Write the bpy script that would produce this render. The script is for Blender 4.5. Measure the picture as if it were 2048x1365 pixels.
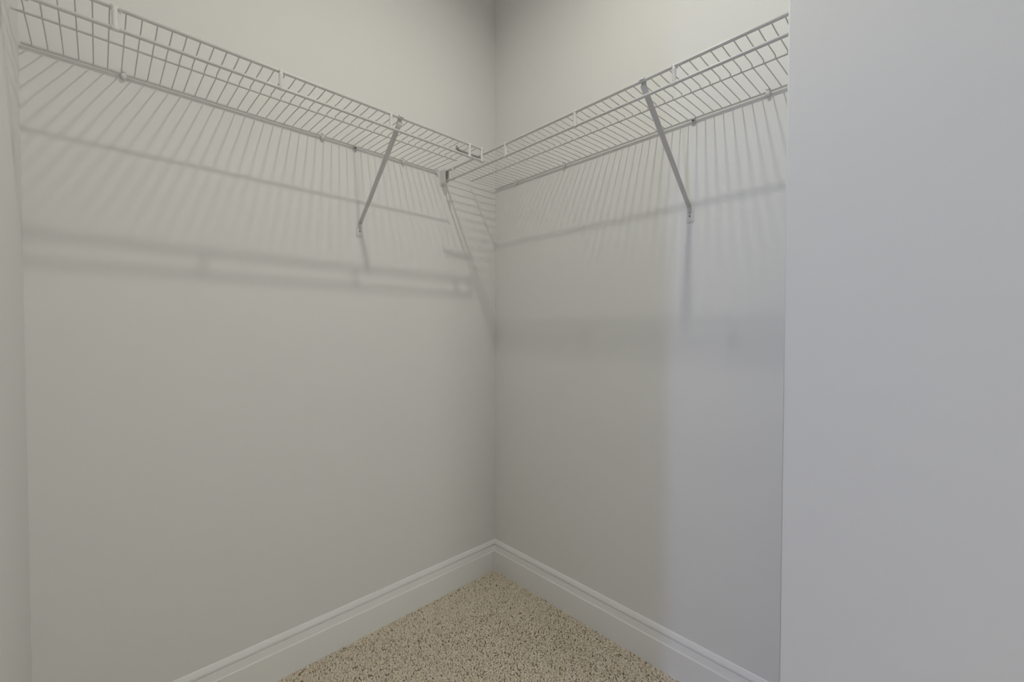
import bpy, bmesh, math, random
import numpy as np
from mathutils import Vector, Matrix

for o in list(bpy.data.objects):
    bpy.data.objects.remove(o)
scene = bpy.context.scene
COL = scene.collection

# Room coordinates: the far corner of the closet is the origin, the left shelf wall is the plane x = 0,
# the right shelf wall is the plane y = 0, the closet lies in x > 0, y < 0.
# P(L, R, z): L = distance from the right shelf wall, R = distance from the left shelf wall.
def P(L, R, z):
    return Vector((R, -L, z))

# ------------------------------------------------------------------ camera
CAM_L, CAM_R, CAM_Z = 1.3328, 1.4992, 1.115
FOCAL_PX = 859.23
YAW, PITCH, ROLL = -0.01933, -0.02013, 0.00175
a = math.pi / 4 + YAW
fw = P(-math.sin(a), -math.cos(a), 0)
rt = P(-math.cos(a), math.sin(a), 0)
up = Vector((0, 0, 1))
fw2 = fw * math.cos(PITCH) + up * math.sin(PITCH)
up2 = up * math.cos(PITCH) - fw * math.sin(PITCH)
rt2 = rt * math.cos(ROLL) + up2 * math.sin(ROLL)
up3 = up2 * math.cos(ROLL) - rt * math.sin(ROLL)
cam_data = bpy.data.cameras.new('camera')
cam = bpy.data.objects.new('camera', cam_data)
COL.objects.link(cam)
M = Matrix((rt2, up3, -fw2)).transposed().to_4x4()
M.translation = P(CAM_L, CAM_R, CAM_Z)
cam.matrix_world = M
cam_data.sensor_width = 36.0
cam_data.lens = 36.0 * FOCAL_PX / 2048.0
cam_data.clip_start = 0.02
scene.camera = cam

# ------------------------------------------------------------------ light and exposure
LAMP_POS = P(0.724, 0.933, 2.713)      # flush LED disc on the closet ceiling
LAMP_RADIUS = 0.034
LAMP_STRENGTH = 6.1
LAMP_COLOR = (1.0, 0.98, 0.87)
WORLD_COLOR = (1.0, 1.0, 0.93)
WORLD_STRENGTH = 2.9
DAYLIGHT_POWER = 25.0
DAYLIGHT_COLOR = (0.50, 0.59, 1.0)
EXPOSURE = -0.05

# added uniform fill light; it enters through an unseen opening made in the front wall
world = bpy.data.worlds.new('world')
scene.world = world
world.use_nodes = True
bg = world.node_tree.nodes['Background']
bg.inputs['Color'].default_value = (*WORLD_COLOR, 1)
bg.inputs['Strength'].default_value = WORLD_STRENGTH

scene.view_settings.view_transform = 'Standard'
scene.view_settings.look = 'None'
scene.view_settings.gamma = 1.0
scene.view_settings.use_curve_mapping = False
scene.view_settings.exposure = EXPOSURE

# cool daylight entering by the closet door, from an added area light down the hall
day = bpy.data.lights.new('hall_daylight', 'AREA')
day.shape = 'RECTANGLE'
day.size, day.size_y = 0.15, 2.4
day.energy = DAYLIGHT_POWER
day.color = DAYLIGHT_COLOR
wo = bpy.data.objects.new('hall_daylight', day)
COL.objects.link(wo)
HALL_END = 5.15      # the added area light stands at the hall end, outside the closet door
DAYLIGHT_POS = P(HALL_END - 0.02, 0.846 + 0.1 * HALL_END, 2.2)
wo.location = DAYLIGHT_POS
wo.rotation_euler = P(-1, 0, 0).to_track_quat('-Z', 'Z').to_euler()

# ------------------------------------------------------------------ materials
def new_mat(name):
    m = bpy.data.materials.new(name)
    m.use_nodes = True
    return m, m.node_tree.nodes, m.node_tree.links, m.node_tree.nodes['Principled BSDF']

def paint(name, color, rough, mottling=0.02, bump=0.0, bump_scale=400.0, specular=0.3):
    m, N, K, b = new_mat(name)
    tc = N.new('ShaderNodeTexCoord')
    nz = N.new('ShaderNodeTexNoise')
    nz.inputs['Scale'].default_value = 3.0
    nz.inputs['Detail'].default_value = 3.0
    K.new(tc.outputs['Object'], nz.inputs['Vector'])
    mx = N.new('ShaderNodeMix'); mx.data_type = 'RGBA'
    mx.inputs['A'].default_value = (*[c * (1 - mottling) for c in color], 1)
    mx.inputs['B'].default_value = (*[min(1, c * (1 + mottling)) for c in color], 1)
    K.new(nz.outputs['Fac'], mx.inputs['Factor'])
    K.new(mx.outputs['Result'], b.inputs['Base Color'])
    b.inputs['Roughness'].default_value = rough
    b.inputs['Specular IOR Level'].default_value = specular
    if bump:
        n2 = N.new('ShaderNodeTexNoise')
        n2.inputs['Scale'].default_value = bump_scale
        n2.inputs['Detail'].default_value = 2.0
        K.new(tc.outputs['Object'], n2.inputs['Vector'])
        bp = N.new('ShaderNodeBump')
        bp.inputs['Strength'].default_value = bump
        bp.inputs['Distance'].default_value = 0.0006
        K.new(n2.outputs['Fac'], bp.inputs['Height'])
        K.new(bp.outputs['Normal'], b.inputs['Normal'])
    return m

MAT_WALL = paint('wall_paint', (0.876, 0.877, 0.863), 0.75, 0.008, 0.12, 260.0, 0.2)
MAT_CEIL = paint('ceiling_paint', (0.90, 0.895, 0.885), 0.9, 0.01, 0.1, 300.0, 0.1)
MAT_TRIM = paint('trim_paint', (0.955, 0.955, 0.95), 0.38, 0.006, 0.0, 1.0, 0.4)
MAT_WIRE = paint('white_vinyl_coating', (0.70, 0.70, 0.685), 0.35, 0.01, 0.0, 1.0, 0.45)
MAT_PLASTIC = paint('white_plastic', (0.80, 0.80, 0.785), 0.4, 0.01, 0.0, 1.0, 0.45)
MAT_BRACE = paint('brace_enamel', (0.68, 0.68, 0.67), 0.4, 0.01, 0.0, 1.0, 0.45)
MAT_GREY = paint('joint_grey', (0.34, 0.34, 0.335), 0.45, 0.02, 0.0, 1.0, 0.4)  # even dark grey for the corner joint bar and its hook
MAT_SCREW = paint('screw_metal', (0.16, 0.155, 0.15), 0.35, 0.05, 0.0, 1.0, 0.5)
MAT_SCREW.node_tree.nodes['Principled BSDF'].inputs['Metallic'].default_value = 0.8
MAT_BACKING = paint('carpet_backing', (0.60, 0.50, 0.38), 0.95, 0.1, 0.0, 1.0, 0.0)

def carpet_material():
    m, N, K, b = new_mat('carpet_yarn')
    at = N.new('ShaderNodeAttribute'); at.attribute_name = 'yarn'
    cr = N.new('ShaderNodeValToRGB')
    e = cr.color_ramp.elements
    e[0].position = 0.0; e[0].color = (0.36, 0.27, 0.18, 1)
    e[1].position = 1.0; e[1].color = (0.99, 0.92, 0.80, 1)
    e.new(0.25).color = (0.86, 0.74, 0.575, 1)
    e.new(0.6).color = (0.97, 0.86, 0.70, 1)
    K.new(at.outputs['Fac'], cr.inputs['Fac'])
    K.new(cr.outputs['Color'], b.inputs['Base Color'])
    b.inputs['Roughness'].default_value = 0.95
    b.inputs['Specular IOR Level'].default_value = 0.05
    b.inputs['Sheen Weight'].default_value = 0.15
    return m
MAT_CARPET = carpet_material()

def lamp_material():
    m, N, K, b = new_mat('lit_globe')
    b.inputs['Base Color'].default_value = (0.9, 0.88, 0.84, 1)
    b.inputs['Emission Color'].default_value = (*LAMP_COLOR, 1)
    b.inputs['Emission Strength'].default_value = 3.0
    return m
MAT_GLOBE = lamp_material()
MAT_GLOBE.cycles.emission_sampling = 'NONE'

# ------------------------------------------------------------------ helpers
def link(name, me, mat, parent=None, smooth=False):
    if mat is not None and not me.materials:
        me.materials.append(mat)
    if smooth:
        me.polygons.foreach_set('use_smooth', [True] * len(me.polygons))
    o = bpy.data.objects.new(name, me)
    COL.objects.link(o)
    if parent is not None:
        o.parent = parent
    return o

def bm_mesh(name, bm):
    bmesh.ops.recalc_face_normals(bm, faces=bm.faces)
    me = bpy.data.meshes.new(name)
    bm.to_mesh(me)
    bm.free()
    return me

def add_box(bm, lo, hi, bevel=0.0, seg=2):
    r = bmesh.ops.create_cube(bm, size=1.0)
    vs = r['verts']
    lo, hi = Vector(lo), Vector(hi)
    for v in vs:
        v.co = Vector([(lo[i] + hi[i]) / 2 + v.co[i] * (hi[i] - lo[i]) for i in range(3)])
    if bevel:
        es = list({e for v in vs for e in v.link_edges})
        bmesh.ops.bevel(bm, geom=es, offset=bevel, segments=seg, profile=0.5, affect='EDGES')

def add_tube(bm, pts, rads, sides=8, flat=1.0, side_dir=None, caps=True):
    """sweep an (optionally flattened) ring along pts"""
    pts = [Vector(p) for p in pts]
    n = len(pts)
    if not hasattr(rads, '__len__'):
        rads = [rads] * n
    rings = []
    prev = None
    for i, p in enumerate(pts):
        if i == 0: t = pts[1] - pts[0]
        elif i == n - 1: t = pts[-1] - pts[-2]
        else: t = (pts[i + 1] - p).normalized() + (p - pts[i - 1]).normalized()
        t.normalize()
        ref = side_dir if side_dir is not None else (prev if prev is not None else
              (Vector((0, 0, 1)) if abs(t.z) < 0.9 else Vector((1, 0, 0))))
        u = (ref - t * ref.dot(t)).normalized()
        prev = u
        w = t.cross(u)
        rings.append([bm.verts.new(p + (u * math.cos(2 * math.pi * k / sides) +
                      w * flat * math.sin(2 * math.pi * k / sides)) * rads[i]) for k in range(sides)])
    for i in range(n - 1):
        for k in range(sides):
            bm.faces.new((rings[i][k], rings[i][(k + 1) % sides], rings[i + 1][(k + 1) % sides], rings[i + 1][k]))
    if caps:
        bm.faces.new(rings[0][::-1]); bm.faces.new(rings[-1])

def tube_mesh(name, pts, rads, sides=8, **k):
    bm = bmesh.new(); add_tube(bm, pts, rads, sides, **k)
    return bm_mesh(name, bm)

def rod_pts(A, B, r):
    """straight rod with rounded, vinyl-dipped ends"""
    A, B = Vector(A), Vector(B)
    d = (B - A).normalized()
    pts = [A, A + d * r * 0.35, A + d * r, B - d * r, B - d * r * 0.35, B]
    return pts, [r * 0.45, r * 0.8, r, r, r * 0.8, r * 0.45]

def tag(o, label, cat, group=None):
    o['label'] = label; o['category'] = cat
    if group: o['group'] = group
    return o

def thing(name, label, cat, loc, rotz=0.0, group=None):
    o = bpy.data.objects.new(name, None)
    COL.objects.link(o)
    o.empty_display_size = 0.03
    o.location = loc; o.rotation_euler = (0, 0, rotz)
    return tag(o, label, cat, group)

def structure(o):
    o['kind'] = 'structure'
    return o

def copy_tree(src, parent=None):
    c = src.copy(); COL.objects.link(c); c.parent = parent
    for ch in src.children:
        copy_tree(ch, c)
    return c

def box_structure(name, lo, hi, mat, bevel=0.0):
    bm = bmesh.new(); add_box(bm, lo, hi, bevel, 3)
    return structure(link(name, bm_mesh(name, bm), mat, smooth=False))

# ------------------------------------------------------------------ the room
W = 1.4563          # length of the left shelf wall
DEPTH = 2.70        # distance from left shelf wall to the front wall with its added opening
CEIL = 2.740
T = 0.11
DOOR_H = 2.05
RET_L = 0.34        # how far the near right wall stands proud of the right shelf wall
RET_R = 1.1716 + (CAM_R - 1.1716) * RET_L / CAM_L

JAMB, JAMB2 = 0.990, 1.62     # closet door opening in the left wall
HALL_R0, HALL_R1 = 0.70, 1.90

box_structure('floor', (-T, -HALL_END - T, -0.06), (DEPTH + 1.2, T, -0.006), MAT_BACKING)
box_structure('ceiling', (-T, -W - T, CEIL), (DEPTH + T, T, CEIL + 0.08), MAT_CEIL)
box_structure('wall_back_left', (-T, -W - T, -0.006), (0, T, CEIL), MAT_WALL)
box_structure('wall_back_right', (0, 0, -0.006), (DEPTH + T, T, CEIL), MAT_WALL)

def door_wall():
    bm = bmesh.new()
    add_box(bm, (0, -W - T, -0.006), (JAMB, -W, CEIL))
    add_box(bm, (JAMB, -W - T, DOOR_H), (JAMB2, -W, CEIL))
    add_box(bm, (JAMB2, -W - T, -0.006), (DEPTH + T, -W, CEIL))
    return structure(link('wall_left', bm_mesh('wall_left', bm), MAT_WALL))
door_wall()

# hall outside the closet door, behind the camera
HALL_H = 3.6
box_structure('wall_hall_left', (HALL_R0 - T, -HALL_END, -0.006), (HALL_R0, -W - T, HALL_H), MAT_WALL)
box_structure('wall_hall_right', (HALL_R1, -HALL_END, -0.006), (HALL_R1 + T, -W - T, HALL_H), MAT_WALL)
box_structure('ceiling_hall', (HALL_R0 - T, -HALL_END - T, HALL_H), (HALL_R1 + T, -W - T, HALL_H + 0.08), MAT_CEIL)
box_structure('wall_hall_end', (HALL_R0 - T, -HALL_END - T, -0.006), (HALL_R1 + T, -HALL_END, HALL_H), MAT_WALL)

def light_frame():  # unseen frame added around the daylight area light
    cy, cz, hw, hh = DAYLIGHT_POS.x, DAYLIGHT_POS.z, 0.075, 1.2
    bm = bmesh.new()
    y0, y1 = -HALL_END + 0.0005, -HALL_END + 0.016
    for x0, x1, z0, z1 in ((cy - hw - 0.06, cy - hw, cz - hh - 0.06, cz + hh + 0.06), (cy + hw, cy + hw + 0.06, cz - hh - 0.06, cz + hh + 0.06),
                           (cy - hw, cy + hw, cz - hh - 0.06, cz - hh), (cy - hw, cy + hw, cz + hh, cz + hh + 0.06)):
        add_box(bm, (x0, y0, z0), (x1, y1, z1))
    structure(link('added_light_frame', bm_mesh('added_light_frame', bm), MAT_TRIM))
light_frame()

def return_wall():
    """the near wall on the right, with its rounded metal corner bead"""
    r = 0.003
    x0, x1, y0 = RET_R, DEPTH + T, -RET_L
    prof = [(x0, -0.0005)]
    for k in range(7):
        t = math.pi / 2 * k / 6
        prof.append((x0 + r - r * math.cos(t), y0 + r - r * math.sin(t)))
    prof += [(x1, y0), (x1, -0.0005)]
    n = len(prof)
    vs = [(x, y, -0.006) for x, y in prof] + [(x, y, CEIL) for x, y in prof]
    fs = [(i, (i + 1) % n, n + (i + 1) % n, n + i) for i in range(n)]
    fs += [tuple(range(n))[::-1], tuple(range(n, 2 * n))]
    me = bpy.data.meshes.new('wall_right'); me.from_pydata(vs, [], fs)
    o = structure(link('wall_right', me, MAT_WALL))
    for i in range(2, 8):
        me.polygons[i - 1].use_smooth = True
    return o
return_wall()

def front_wall():
    """wall behind the camera: an opening added beside the right wall to let fill light in"""
    bm = bmesh.new()
    add_box(bm, (DEPTH, -0.72, DOOR_H), (DEPTH + T, -RET_L - 0.0005, CEIL))
    add_box(bm, (DEPTH, -W, -0.006), (DEPTH + T, -0.72, CEIL))
    return structure(link('wall_front', bm_mesh('wall_front', bm), MAT_WALL))
front_wall()

# baseboard: flat face, small quirk, cove, groove and sloping top bead
BASE_PROF = [(0.0, -0.006), (0.0140, -0.006), (0.0140, 0.0945), (0.0133, 0.0962), (0.0116, 0.0968),
             (0.0110, 0.0985), (0.0098, 0.1060), (0.0086, 0.1140), (0.0080, 0.1195), (0.0044, 0.1208),
             (0.0040, 0.1232), (0.0082, 0.1244), (0.0077, 0.1290), (0.0052, 0.1360), (0.0030, 0.1415), (0.0, 0.1434)]

def baseboard(name, A, B, nrm, mitreA=0, mitreB=0):
    """sweep the profile from A to B along the wall, nrm = into the room; mitre = +1 shortens with depth"""
    A, B, nrm = Vector(A), Vector(B), Vector(nrm)
    d = (B - A).normalized()
    n = len(BASE_PROF)
    vs = [tuple(A + nrm * q + d * q * mitreA + Vector((0, 0, z))) for q, z in BASE_PROF]
    vs += [tuple(B + nrm * q - d * q * mitreB + Vector((0, 0, z))) for q, z in BASE_PROF]
    fs = [(i, (i + 1) % n, n + (i + 1) % n, n + i) for i in range(n)]
    fs += [tuple(range(n))[::-1], tuple(range(n, 2 * n))]
    me = bpy.data.meshes.new(name); me.from_pydata(vs, [], fs)
    bm = bmesh.new(); bm.from_mesh(me); bmesh.ops.recalc_face_normals(bm, faces=bm.faces); bm.to_mesh(me); bm.free()
    return structure(link(name, me, MAT_TRIM))
e = 0.0004
baseboard('baseboard_back_left', (e, -W, 0), (e, -e, 0), (1, 0, 0), 1, 1)
baseboard('baseboard_back_right', (e, -e, 0), (RET_R - e, -e, 0), (0, -1, 0), 1, 0)
baseboard('baseboard_left', (0, -W + e, 0), (JAMB - 0.07, -W + e, 0), (0, 1, 0), 1, 0)
baseboard('baseboard_right', (RET_R, -RET_L - e, 0), (DEPTH, -RET_L - e, 0), (0, -1, 0), 0, 0)

# ------------------------------------------------------------------ carpet pile (uncountable: one object)
def carpet():
    rng = np.random.default_rng(7)
    sp = 0.0050
    xs = np.arange(0.012, DEPTH + 0.05, sp)
    ys = np.arange(-W + 0.012, -0.010, sp * 0.9)
    gx, gy = np.meshgrid(xs, ys)
    gx[::2] += sp / 2
    gx = gx.ravel() + rng.normal(0, sp * 0.28, gx.size)
    gy = gy.ravel() + rng.normal(0, sp * 0.28, gy.size)
    keep = ~((gx > RET_R - 0.005) & (gy > -RET_L - 0.012))
    gx, gy = gx[keep], gy[keep]
    n = gx.size
    # broad brushing of the pile: the direction it leans
    lean = 0.0011 * np.stack([np.sin(gx * 5.1 + gy * 3.3) + 0.6 * np.sin(gx * 13 - gy * 9),
                              np.cos(gx * 4.3 - gy * 6.1) + 0.6 * np.cos(gx * 8 + gy * 15)], 1)
    lean += rng.normal(0, 0.0016, (n, 2))
    h = rng.normal(0.0, 0.0011, n)
    ang = rng.uniform(0, 2 * np.pi, n)
    sides = 4
    r_bot, r_mid, r_top = 0.0024, 0.0034, 0.0029
    r_sc = rng.uniform(0.8, 1.25, n)
    V = np.zeros((n, 3 * sides, 3), np.float32)
    for ring, (rr, z0, lf) in enumerate(((r_bot, -0.0058, 0.0), (r_mid, 0.0005, 0.6), (r_top, 0.0042, 1.0))):
        for k in range(sides):
            t = ang + 2 * np.pi * k / sides + ring * 0.5
            i = ring * sides + k
            V[:, i, 0] = gx + lean[:, 0] * lf + rr * r_sc * np.cos(t)
            V[:, i, 1] = gy + lean[:, 1] * lf + rr * r_sc * np.sin(t)
            V[:, i, 2] = z0 + (h if ring else 0)
    quads = []
    for ring in range(2):
        for k in range(sides):
            quads.append((ring * sides + k, ring * sides + (k + 1) % sides, (ring + 1) * sides + (k + 1) % sides, (ring + 1) * sides + k))
    quads.append(tuple(2 * sides + k for k in range(sides)))
    Q = np.array(quads, np.int32)
    F = (Q[None] + (np.arange(n, dtype=np.int32) * 3 * sides)[:, None, None]).reshape(-1)
    nf = n * len(quads)
    me = bpy.data.meshes.new('carpet_pile')
    me.vertices.add(n * 3 * sides)
    me.vertices.foreach_set('co', V.reshape(-1))
    me.loops.add(nf * 4)
    me.loops.foreach_set('vertex_index', F)
    me.polygons.add(nf)
    me.polygons.foreach_set('loop_start', np.arange(nf, dtype=np.int32) * 4)
    me.polygons.foreach_set('use_smooth', np.ones(nf, bool))
    me.update(calc_edges=True)
    at = me.attributes.new('yarn', 'FLOAT', 'POINT')
    val = np.clip(rng.normal(0.62, 0.28, n), 0, 1)
    at.data.foreach_set('value', np.repeat(val, 3 * sides).astype(np.float32))
    o = link('carpet_pile', me, MAT_CARPET)
    o['kind'] = 'stuff'
    return tag(o, 'short beige and brown speckled carpet covering the closet floor', 'carpet')
carpet()

# ------------------------------------------------------------------ ventilated wire shelves
ZD = 1.7760     # deck
ZM = 1.7717     # middle rod
ZL = 1.7335     # hanging rod under the front rail
DF = 0.2955     # front rail distance from wall
DM = 0.1571     # middle rod distance from wall
DB = 0.0075     # back rod distance from wall
R_FRONT, R_HANG, R_MID, R_BACK, R_WIRE = 0.0043, 0.0040, 0.0026, 0.0032, 0.00135

# Shelf local frame: +s along the shelf, +d away from the wall, z up.
# left shelf: s = L, d = R -> world (d, -s, z);  right shelf: s = R, d = L -> world (s, -d, z)
def left_frame(s, d, z): return Vector((d, -s, z))
def right_frame(s, d, z): return Vector((s, -d, z))

def wire_profile():
    """deck wire seen from the side: rises gently behind each rod and drops onto the next one"""
    pts = [(DF + 0.0015, ZD - 0.0035), (DF + 0.0022, ZD + 0.0010), (DF - 0.001, ZD + 0.0032)]
    def span(a_, b_, z0, z1):
        L_ = a_ - b_
        return [(a_ - 0.35 * L_, z0 + 0.0020), (a_ - 0.75 * L_, z0 + 0.0030), (b_ + 0.0052, z0 + 0.0032),
                (b_ + 0.0032, z0 + 0.0026), (b_ + 0.0028, z1)]
    pts += span(DF, DM, ZD - 0.0015, ZM + 0.0010)
    pts += [(DM - 0.004, ZM + 0.0012)]
    pts += span(DM, DB, ZD - 0.0035, ZD - 0.0020)
    return pts

def make_link(frame, s, parent, name='rod_link', wide=1.0):
    """upright plastic tie between front rail and hanging rod: sleeve, post, sleeve, and a small spur"""
    bm = bmesh.new()
    sd = frame(1, 0, 0) - frame(0, 0, 0)
    hw = 0.0053 * wide
    add_tube(bm, [frame(s - hw * 1.15, DF, ZD), frame(s + hw * 1.15, DF, ZD)], R_FRONT + 0.0009, 10)
    add_tube(bm, [frame(s - hw * 1.25, DF + 0.001, ZL), frame(s + hw * 1.25, DF + 0.001, ZL)], R_HANG + 0.0012, 10)
    add_tube(bm, [frame(s, DF + 0.0003, ZD), frame(s, DF, ZD - 0.008), frame(s, DF, ZL + 0.008), frame(s, DF + 0.001, ZL)],
             [hw * 1.1, hw, hw * 0.95, hw * 1.1], 10, flat=0.85, side_dir=sd)
    return link(name, bm_mesh(name, bm), MAT_PLASTIC, parent, True)

def make_spur(frame, s, parent):
    bm = bmesh.new()
    add_tube(bm, [frame(s, DF, ZD - 0.002), frame(s, DF, ZD - 0.009)], [0.0030, 0.0008], 6)
    return link('spur', bm_mesh('spur', bm), MAT_PLASTIC, parent, True)

def make_shelf(label, frame, s_start, s_end, mid_range, back_range, hang_range, wires, links, end_links, spur_side):
    root = thing('wire_shelf', label, 'shelf', frame((s_start + s_end) / 2, 0.0, ZD), 0.0, 'white wire closet shelves')
    root.rotation_euler = (0, 0, 0)
    off = Vector(root.location)
    kids = []
    p_, r_ = rod_pts(frame(s_start, DF, ZD), frame(s_end, DF, ZD), R_FRONT)
    kids.append(link('front_rail', tube_mesh('front_rail', p_, r_, 12), MAT_WIRE, root, True))
    p_, r_ = rod_pts(frame(hang_range[0], DF + 0.001, ZL), frame(hang_range[1], DF + 0.001, ZL), R_HANG)
    kids.append(link('hanging_rod', tube_mesh('hanging_rod', p_, r_, 12), MAT_WIRE, root, True))
    p_, r_ = rod_pts(frame(mid_range[0], DM, ZM), frame(mid_range[1], DM, ZM), R_MID)
    kids.append(link('middle_rod', tube_mesh('middle_rod', p_, r_, 10), MAT_WIRE, root, True))
    p_, r_ = rod_pts(frame(back_range[0], DB, ZD - 0.002), frame(back_range[1], DB, ZD - 0.002), R_BACK)
    kids.append(link('back_rod', tube_mesh('back_rod', p_, r_, 10), MAT_WIRE, root, True))
    for s in links:
        l = make_link(frame, s, root); kids.append(l)
        make_spur(frame, s + spur_side * 0.0085, l)
    for s in end_links:
        kids.append(make_link(frame, s, root, 'end_cap', 0.9))
    for k in kids:
        k.matrix_parent_inverse = Matrix.Translation(-off)
    # deck wires share one mesh, built about s = 0
    wm = tube_mesh('wire', [frame(0, d, z) for d, z in wire_profile()], R_WIRE, 6)
    wm.materials.append(MAT_WIRE)
    wm.polygons.foreach_set('use_smooth', [True] * len(wm.polygons))
    for s in wires:
        w = bpy.data.objects.new('wire', wm); COL.objects.link(w)
        w.parent = root
        w.location = frame(s, 0, 0) - off
    return root

PITCH_W = 0.0254
left_wires = [1.4352 - k * PITCH_W for k in range(44)]
right_wires = [1.1602 + k * PITCH_W for k in range(-45, 5)]
LINK_L = [1.3010, 0.9909, 0.6857, 0.3835]
LINK_R = [0.0765, 0.3860, 0.6910, 0.9995]

make_shelf('white wire shelf on the left wall, ending just short of the corner', left_frame,
           W - 0.002, 0.322, (W - 0.003, 0.3360), (W - 0.003, 0.3215), (W - 0.004, 0.318),
           left_wires, LINK_L, [0.3285], -1)
make_shelf('white wire shelf on the right wall, running fully into the corner', right_frame,
           0.004, RET_R - 0.003, (0.0205, RET_R - 0.004), (0.008, RET_R - 0.004), (0.030, RET_R - 0.004),
           right_wires, LINK_R, [], 1)

# ------------------------------------------------------------------ diagonal support braces
def make_brace(label, frame, s):
    root = thing('support_brace', label, 'brace', frame(s, 0.0, 1.4787), 0.0, 'diagonal shelf braces')
    off = Vector(root.location)
    sd = frame(1, 0, 0) - frame(0, 0, 0)
    kids = []
    top_d, top_z = DF - 0.004, ZD - 0.010
    low_d, low_z = 0.0085, 1.5060
    # channel: pressed steel, slightly flattened, wider at the top, pinched flat at the wall
    bm = bmesh.new()
    n = 12
    pts, rad = [], []
    for k in range(n + 1):
        t = k / n
        pts.append(frame(s, top_d + (low_d - top_d) * t, top_z + (low_z - top_z) * t)); rad.append(0.0082 - 0.0014 * t)
    add_tube(bm, pts, rad, 12, flat=0.72, side_dir=sd)
    kids.append(link('channel', bm_mesh('channel', bm), MAT_BRACE, root, True))
    bm = bmesh.new()
    add_tube(bm, [frame(s, low_d + 0.004, low_z + 0.004), frame(s, low_d - 0.0005, low_z - 0.003), frame(s, 0.0056, low_z - 0.010), frame(s, 0.0046, 1.4860)],
             [0.0070, 0.0066, 0.0058, 0.0046], 12, flat=0.42, side_dir=sd)
    kids.append(link('tongue', bm_mesh('tongue', bm), MAT_BRACE, root, True))
    # hook over the front rail
    bm = bmesh.new()
    hook = [(top_d - 0.004, top_z - 0.004), (DF - 0.0062, ZD - 0.001), (DF - 0.0045, ZD + 0.0048), (DF, ZD + 0.0062),
            (DF + 0.0048, ZD + 0.0042), (DF + 0.0060, ZD - 0.001)]
    add_tube(bm, [frame(s, d, z) for d, z in hook], 0.0075, 10, flat=0.16, side_dir=sd)
    kids.append(link('rail_hook', bm_mesh('rail_hook', bm), MAT_BRACE, root, True))
    # foot plate against the wall: rounded rectangle with a raised inner rectangle
    def plate(hw, z0, z1, d0, d1, rc):
        bm = bmesh.new()
        loop = []
        for cx, cz, a0 in ((hw - rc, z1 - rc, 0), (-hw + rc, z1 - rc, 90), (-hw + rc, z0 + rc, 180), (hw - rc, z0 + rc, 270)):
            for q in range(5):
                t = math.radians(a0 + 22.5 * q)
                loop.append((cx + rc * math.cos(t), cz + rc * math.sin(t)))
        lo = [bm.verts.new(frame(s + x, d0, z)) for x, z in loop]
        hi = [bm.verts.new(frame(s + x * 0.97, d1, z)) for x, z in loop]
        m_ = len(loop)
        for i in range(m_):
            bm.faces.new((lo[i], lo[(i + 1) % m_], hi[(i + 1) % m_], hi[i]))
        bm.faces.new(hi); bm.faces.new(lo[::-1])
        return bm_mesh('foot_plate', bm)
    fp = link('foot_plate', plate(0.0118, 1.4575, 1.5010, 0.0004, 0.0022, 0.0045), MAT_PLASTIC, root)
    kids.append(fp)
    inner = link('raised_pad', plate(0.0090, 1.4620, 1.4990, 0.0022, 0.0036, 0.004), MAT_PLASTIC, fp)
    bm = bmesh.new()
    zc = 1.4775
    add_tube(bm, [frame(s, 0.0030, zc), frame(s, 0.0050, zc), frame(s, 0.0058, zc)], [0.0024, 0.0024, 0.0014], 12)
    kids.append(link('screw', bm_mesh('screw', bm), MAT_SCREW, root, True))
    for k in kids:
        k.matrix_parent_inverse = Matrix.Translation(-off)
    return root

make_brace('slanting white metal brace under the left wall shelf', left_frame, 0.6525)
make_brace('slanting white metal brace under the right wall shelf', right_frame, 0.9135)

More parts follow.
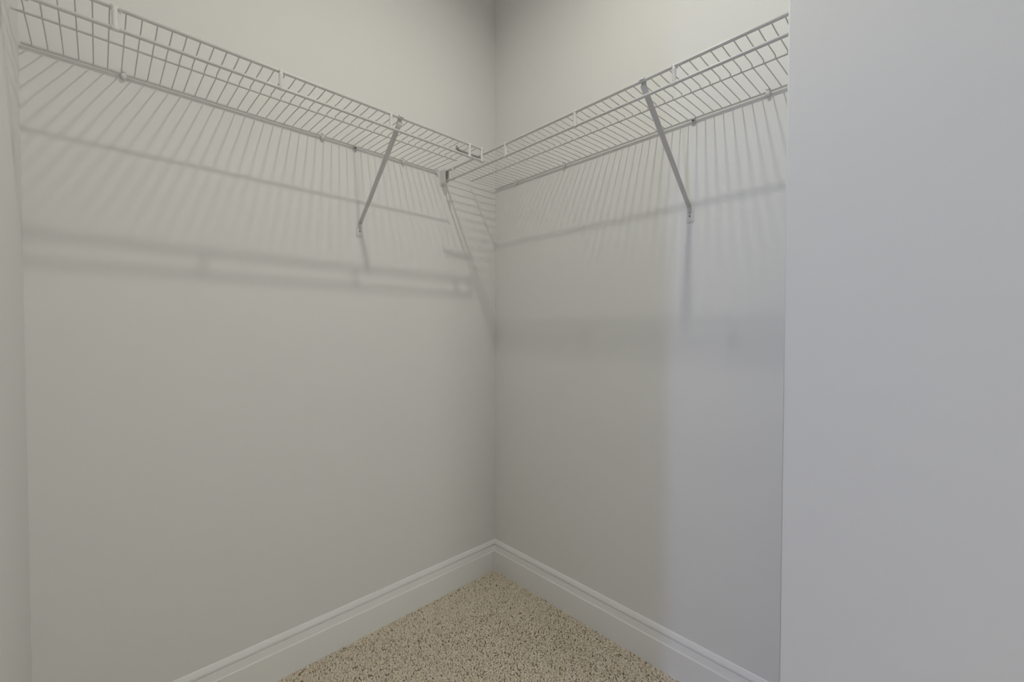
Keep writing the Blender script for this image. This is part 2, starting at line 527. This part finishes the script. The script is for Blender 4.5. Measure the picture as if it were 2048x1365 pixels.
# ------------------------------------------------------------------ wall clips along the back rods
def make_clip(label, frame, s, screw=False):
    zc = ZD - 0.002
    root = thing('wall_clip', label, 'clip', frame(s, 0.0, zc), 0.0, 'wall clips holding the shelf backs')
    off = Vector(root.location)
    sd = frame(1, 0, 0) - frame(0, 0, 0)
    kids = []
    if not screw:
        # rounded drop-shaped body with the snap collar over the rod
        bm = bmesh.new()
        prof = [(0.0102, 0.0052), (0.0112, 0.0005), (0.0112, -0.0050), (0.0098, -0.0098), (0.0065, -0.0125)]
        add_tube(bm, [frame(s, d * 0.62, zc + z) for d, z in prof], [0.0048, 0.0060, 0.0062, 0.0052, 0.0026], 10, flat=0.75, side_dir=sd)
        kids.append(link('body', bm_mesh('clip_body', bm), MAT_PLASTIC, root, True))
        bm = bmesh.new()
        ring = [(DB + 0.0008 + 0.0042 * math.cos(t), 0.0055 + 0.0042 * math.sin(t)) for t in [math.radians(q) for q in range(-60, 200, 26)]]
        add_tube(bm, [frame(s, d, zc + z) for d, z in ring], 0.0038, 8, flat=0.25, side_dir=sd)
        kids.append(link('snap_collar', bm_mesh('snap_collar', bm), MAT_PLASTIC, root, True))
    else:
        bm = bmesh.new()
        prof = [(0.0040, -0.0150), (0.0040, -0.0050), (0.0078, -0.0042), (0.0098, 0.0000), (0.0082, 0.0045), (0.0048, 0.0058)]
        add_tube(bm, [frame(s, d, zc + z) for d, z in prof], 0.0062, 10, flat=0.22, side_dir=sd)
        kids.append(link('body', bm_mesh('clip_body', bm), MAT_PLASTIC, root, True))
        bm = bmesh.new()
        for q in (-1, 1):
            add_tube(bm, [frame(s + q * 0.0038, 0.0060, zc + 0.004), frame(s + q * 0.0038, 0.0058, zc + 0.0125)], [0.0014, 0.0009], 6)
        kids.append(link('prongs', bm_mesh('prongs', bm), MAT_PLASTIC, root, True))
        bm = bmesh.new()
        add_tube(bm, [frame(s, 0.0040, zc - 0.0065), frame(s, 0.0108, zc - 0.0055), frame(s, 0.0118, zc - 0.0055)], [0.0024, 0.0024, 0.0014], 10)
        kids.append(link('screw', bm_mesh('clip_screw', bm), MAT_SCREW, root, True))
    for k in kids:
        k.matrix_parent_inverse = Matrix.Translation(-off)
    return root

for s, lab, sc in ((1.2780, 'rounded white clip on left shelf back, nearest the left end', False),
                   (0.7823, 'rounded white clip on left shelf back, just left of the screwed clip', False),
                   (0.6686, 'white clip with dark screw on left shelf back, beside the brace', True),
                   (0.4789, 'rounded white clip on left shelf back, just right of the brace', False),
                   (0.3240, 'rounded white clip at the corner end of the left shelf back', False)):
    make_clip(lab, left_frame, s, sc)
for s, lab, sc in ((0.1426, 'rounded white clip on right shelf back, nearest the corner', False),
                   (0.4150, 'rounded white clip on right shelf back, second from the corner', False),
                   (0.8200, 'rounded white clip on right shelf back, half hidden behind the brace', False),
                   (0.9227, 'white clip with dark screw on right shelf back, beside the brace', True),
                   (1.1280, 'rounded white clip on right shelf back, nearest the foreground wall', False)):
    make_clip(lab, right_frame, s, sc)

# ------------------------------------------------------------------ cup brackets that carry the front ends
def make_cup(label, origin, axis, side):
    """U-shaped cup fixed to a wall: origin on the wall under the front rail, axis into the room, side across"""
    root = thing('end_bracket', label, 'bracket', origin, 0.0, 'cup brackets at shelf ends')
    ax, sd, upv = Vector(axis), Vector(side), Vector((0, 0, 1))
    z_top, z_low = 0.0065, -0.0500        # relative to deck
    hw, th, depth = 0.0092, 0.0016, 0.0370
    outer, inner = [], []
    for k in range(9):
        t = math.pi + math.pi * k / 8
        outer.append((hw * math.cos(t), z_low + hw + hw * math.sin(t)))
        inner.append(((hw - th) * math.cos(t), z_low + hw + (hw - th) * math.sin(t)))
    outer = [(-hw, z_top)] + outer + [(hw, z_top)]
    inner = [(-hw + th, z_top)] + inner + [(hw - th, z_top)]
    bm = bmesh.new()
    def V(x, z, q): return bm.verts.new(sd * x + upv * z + ax * q)
    n = len(outer)
    o0 = [V(x, z, 0.0006) for x, z in outer]; o1 = [V(x, z, depth) for x, z in outer]
    i0 = [V(x, z, 0.0006) for x, z in inner]; i1 = [V(x, z, depth) for x, z in inner]
    for k in range(n - 1):
        bm.faces.new((o0[k], o0[k + 1], o1[k + 1], o1[k]))
        bm.faces.new((i0[k + 1], i0[k], i1[k], i1[k + 1]))
        bm.faces.new((o1[k], o1[k + 1], i1[k + 1], i1[k]))
        bm.faces.new((o0[k + 1], o0[k], i0[k], i0[k + 1]))
    for k in (0, n - 1):
        bm.faces.new((o0[k], o1[k], i1[k], i0[k]))
    link('cup', bm_mesh('cup', bm), MAT_PLASTIC, root)
    bm = bmesh.new()
    lo = sd * (-0.0125) + upv * (z_low - 0.004) + ax * 0.0003
    hi = sd * 0.0125 + upv * (z_top + 0.002) + ax * 0.0020
    add_box(bm, [min(lo[i], hi[i]) for i in range(3)], [max(lo[i], hi[i]) for i in range(3)], 0.0006, 1)
    link('back_plate', bm_mesh('back_plate', bm), MAT_PLASTIC, root)
    bm = bmesh.new()
    add_tube(bm, [ax * 0.0015 + upv * -0.022, ax * 0.0042 + upv * -0.022], [0.003, 0.002], 10)
    link('screw', bm_mesh('cup_screw', bm), MAT_SCREW, root, True)
    return root
make_cup('white U-shaped bracket on the left wall holding the right shelf front rails', (0, -DF - 0.0008, ZD), (1, 0, 0), (0, 1, 0))
make_cup('white U-shaped bracket at the top left edge of the photo', (DF + 0.0008, -W, ZD), (0, 1, 0), (1, 0, 0))

# ------------------------------------------------------------------ corner joint that hangs the left shelf on the right shelf
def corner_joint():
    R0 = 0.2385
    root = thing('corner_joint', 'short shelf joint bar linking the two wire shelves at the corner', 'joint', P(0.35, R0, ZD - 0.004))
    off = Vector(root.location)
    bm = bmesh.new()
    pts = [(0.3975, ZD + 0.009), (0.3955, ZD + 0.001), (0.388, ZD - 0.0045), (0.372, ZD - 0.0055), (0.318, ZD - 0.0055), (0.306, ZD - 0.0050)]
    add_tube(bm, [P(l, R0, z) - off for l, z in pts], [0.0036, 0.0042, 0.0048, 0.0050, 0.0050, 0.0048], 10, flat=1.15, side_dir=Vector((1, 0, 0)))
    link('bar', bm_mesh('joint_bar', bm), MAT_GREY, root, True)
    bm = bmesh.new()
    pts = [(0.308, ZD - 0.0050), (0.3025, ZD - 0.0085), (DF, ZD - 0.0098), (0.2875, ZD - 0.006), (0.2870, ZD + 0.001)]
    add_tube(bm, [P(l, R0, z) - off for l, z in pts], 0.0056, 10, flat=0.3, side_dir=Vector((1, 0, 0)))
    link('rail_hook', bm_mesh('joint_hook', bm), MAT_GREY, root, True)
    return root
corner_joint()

# ------------------------------------------------------------------ ceiling light (above the frame; it casts the shelf shadows)
def ceiling_light():
    root = thing('ceiling_light', 'small round flush disc lamp on the closet ceiling', 'lamp', (LAMP_POS.x, LAMP_POS.y, CEIL))
    zl = LAMP_POS.z - CEIL
    bm = bmesh.new()
    add_tube(bm, [(0, 0, -0.0005), (0, 0, zl + 0.008), (0, 0, zl + 0.002), (0, 0, zl + 0.002)],
             [0.072, 0.070, 0.060, LAMP_RADIUS + 0.002], 40)
    link('housing', bm_mesh('lamp_housing', bm), MAT_PLASTIC, root, True)
    bm = bmesh.new()
    add_tube(bm, [(0, 0, zl + 0.004), (0, 0, zl + 0.0012)], LAMP_RADIUS, 40)
    link('diffuser', bm_mesh('lamp_diffuser', bm), MAT_GLOBE, root)
    ld = bpy.data.lights.new('lamp_light', 'AREA')
    ld.shape = 'DISK'; ld.spread = math.radians(163); ld.size = 2 * LAMP_RADIUS
    ld.energy = LAMP_STRENGTH; ld.color = LAMP_COLOR
    lo = bpy.data.objects.new('lamp_light', ld); COL.objects.link(lo)
    lo.parent = root; lo.location = (0, 0, zl)
ceiling_light()
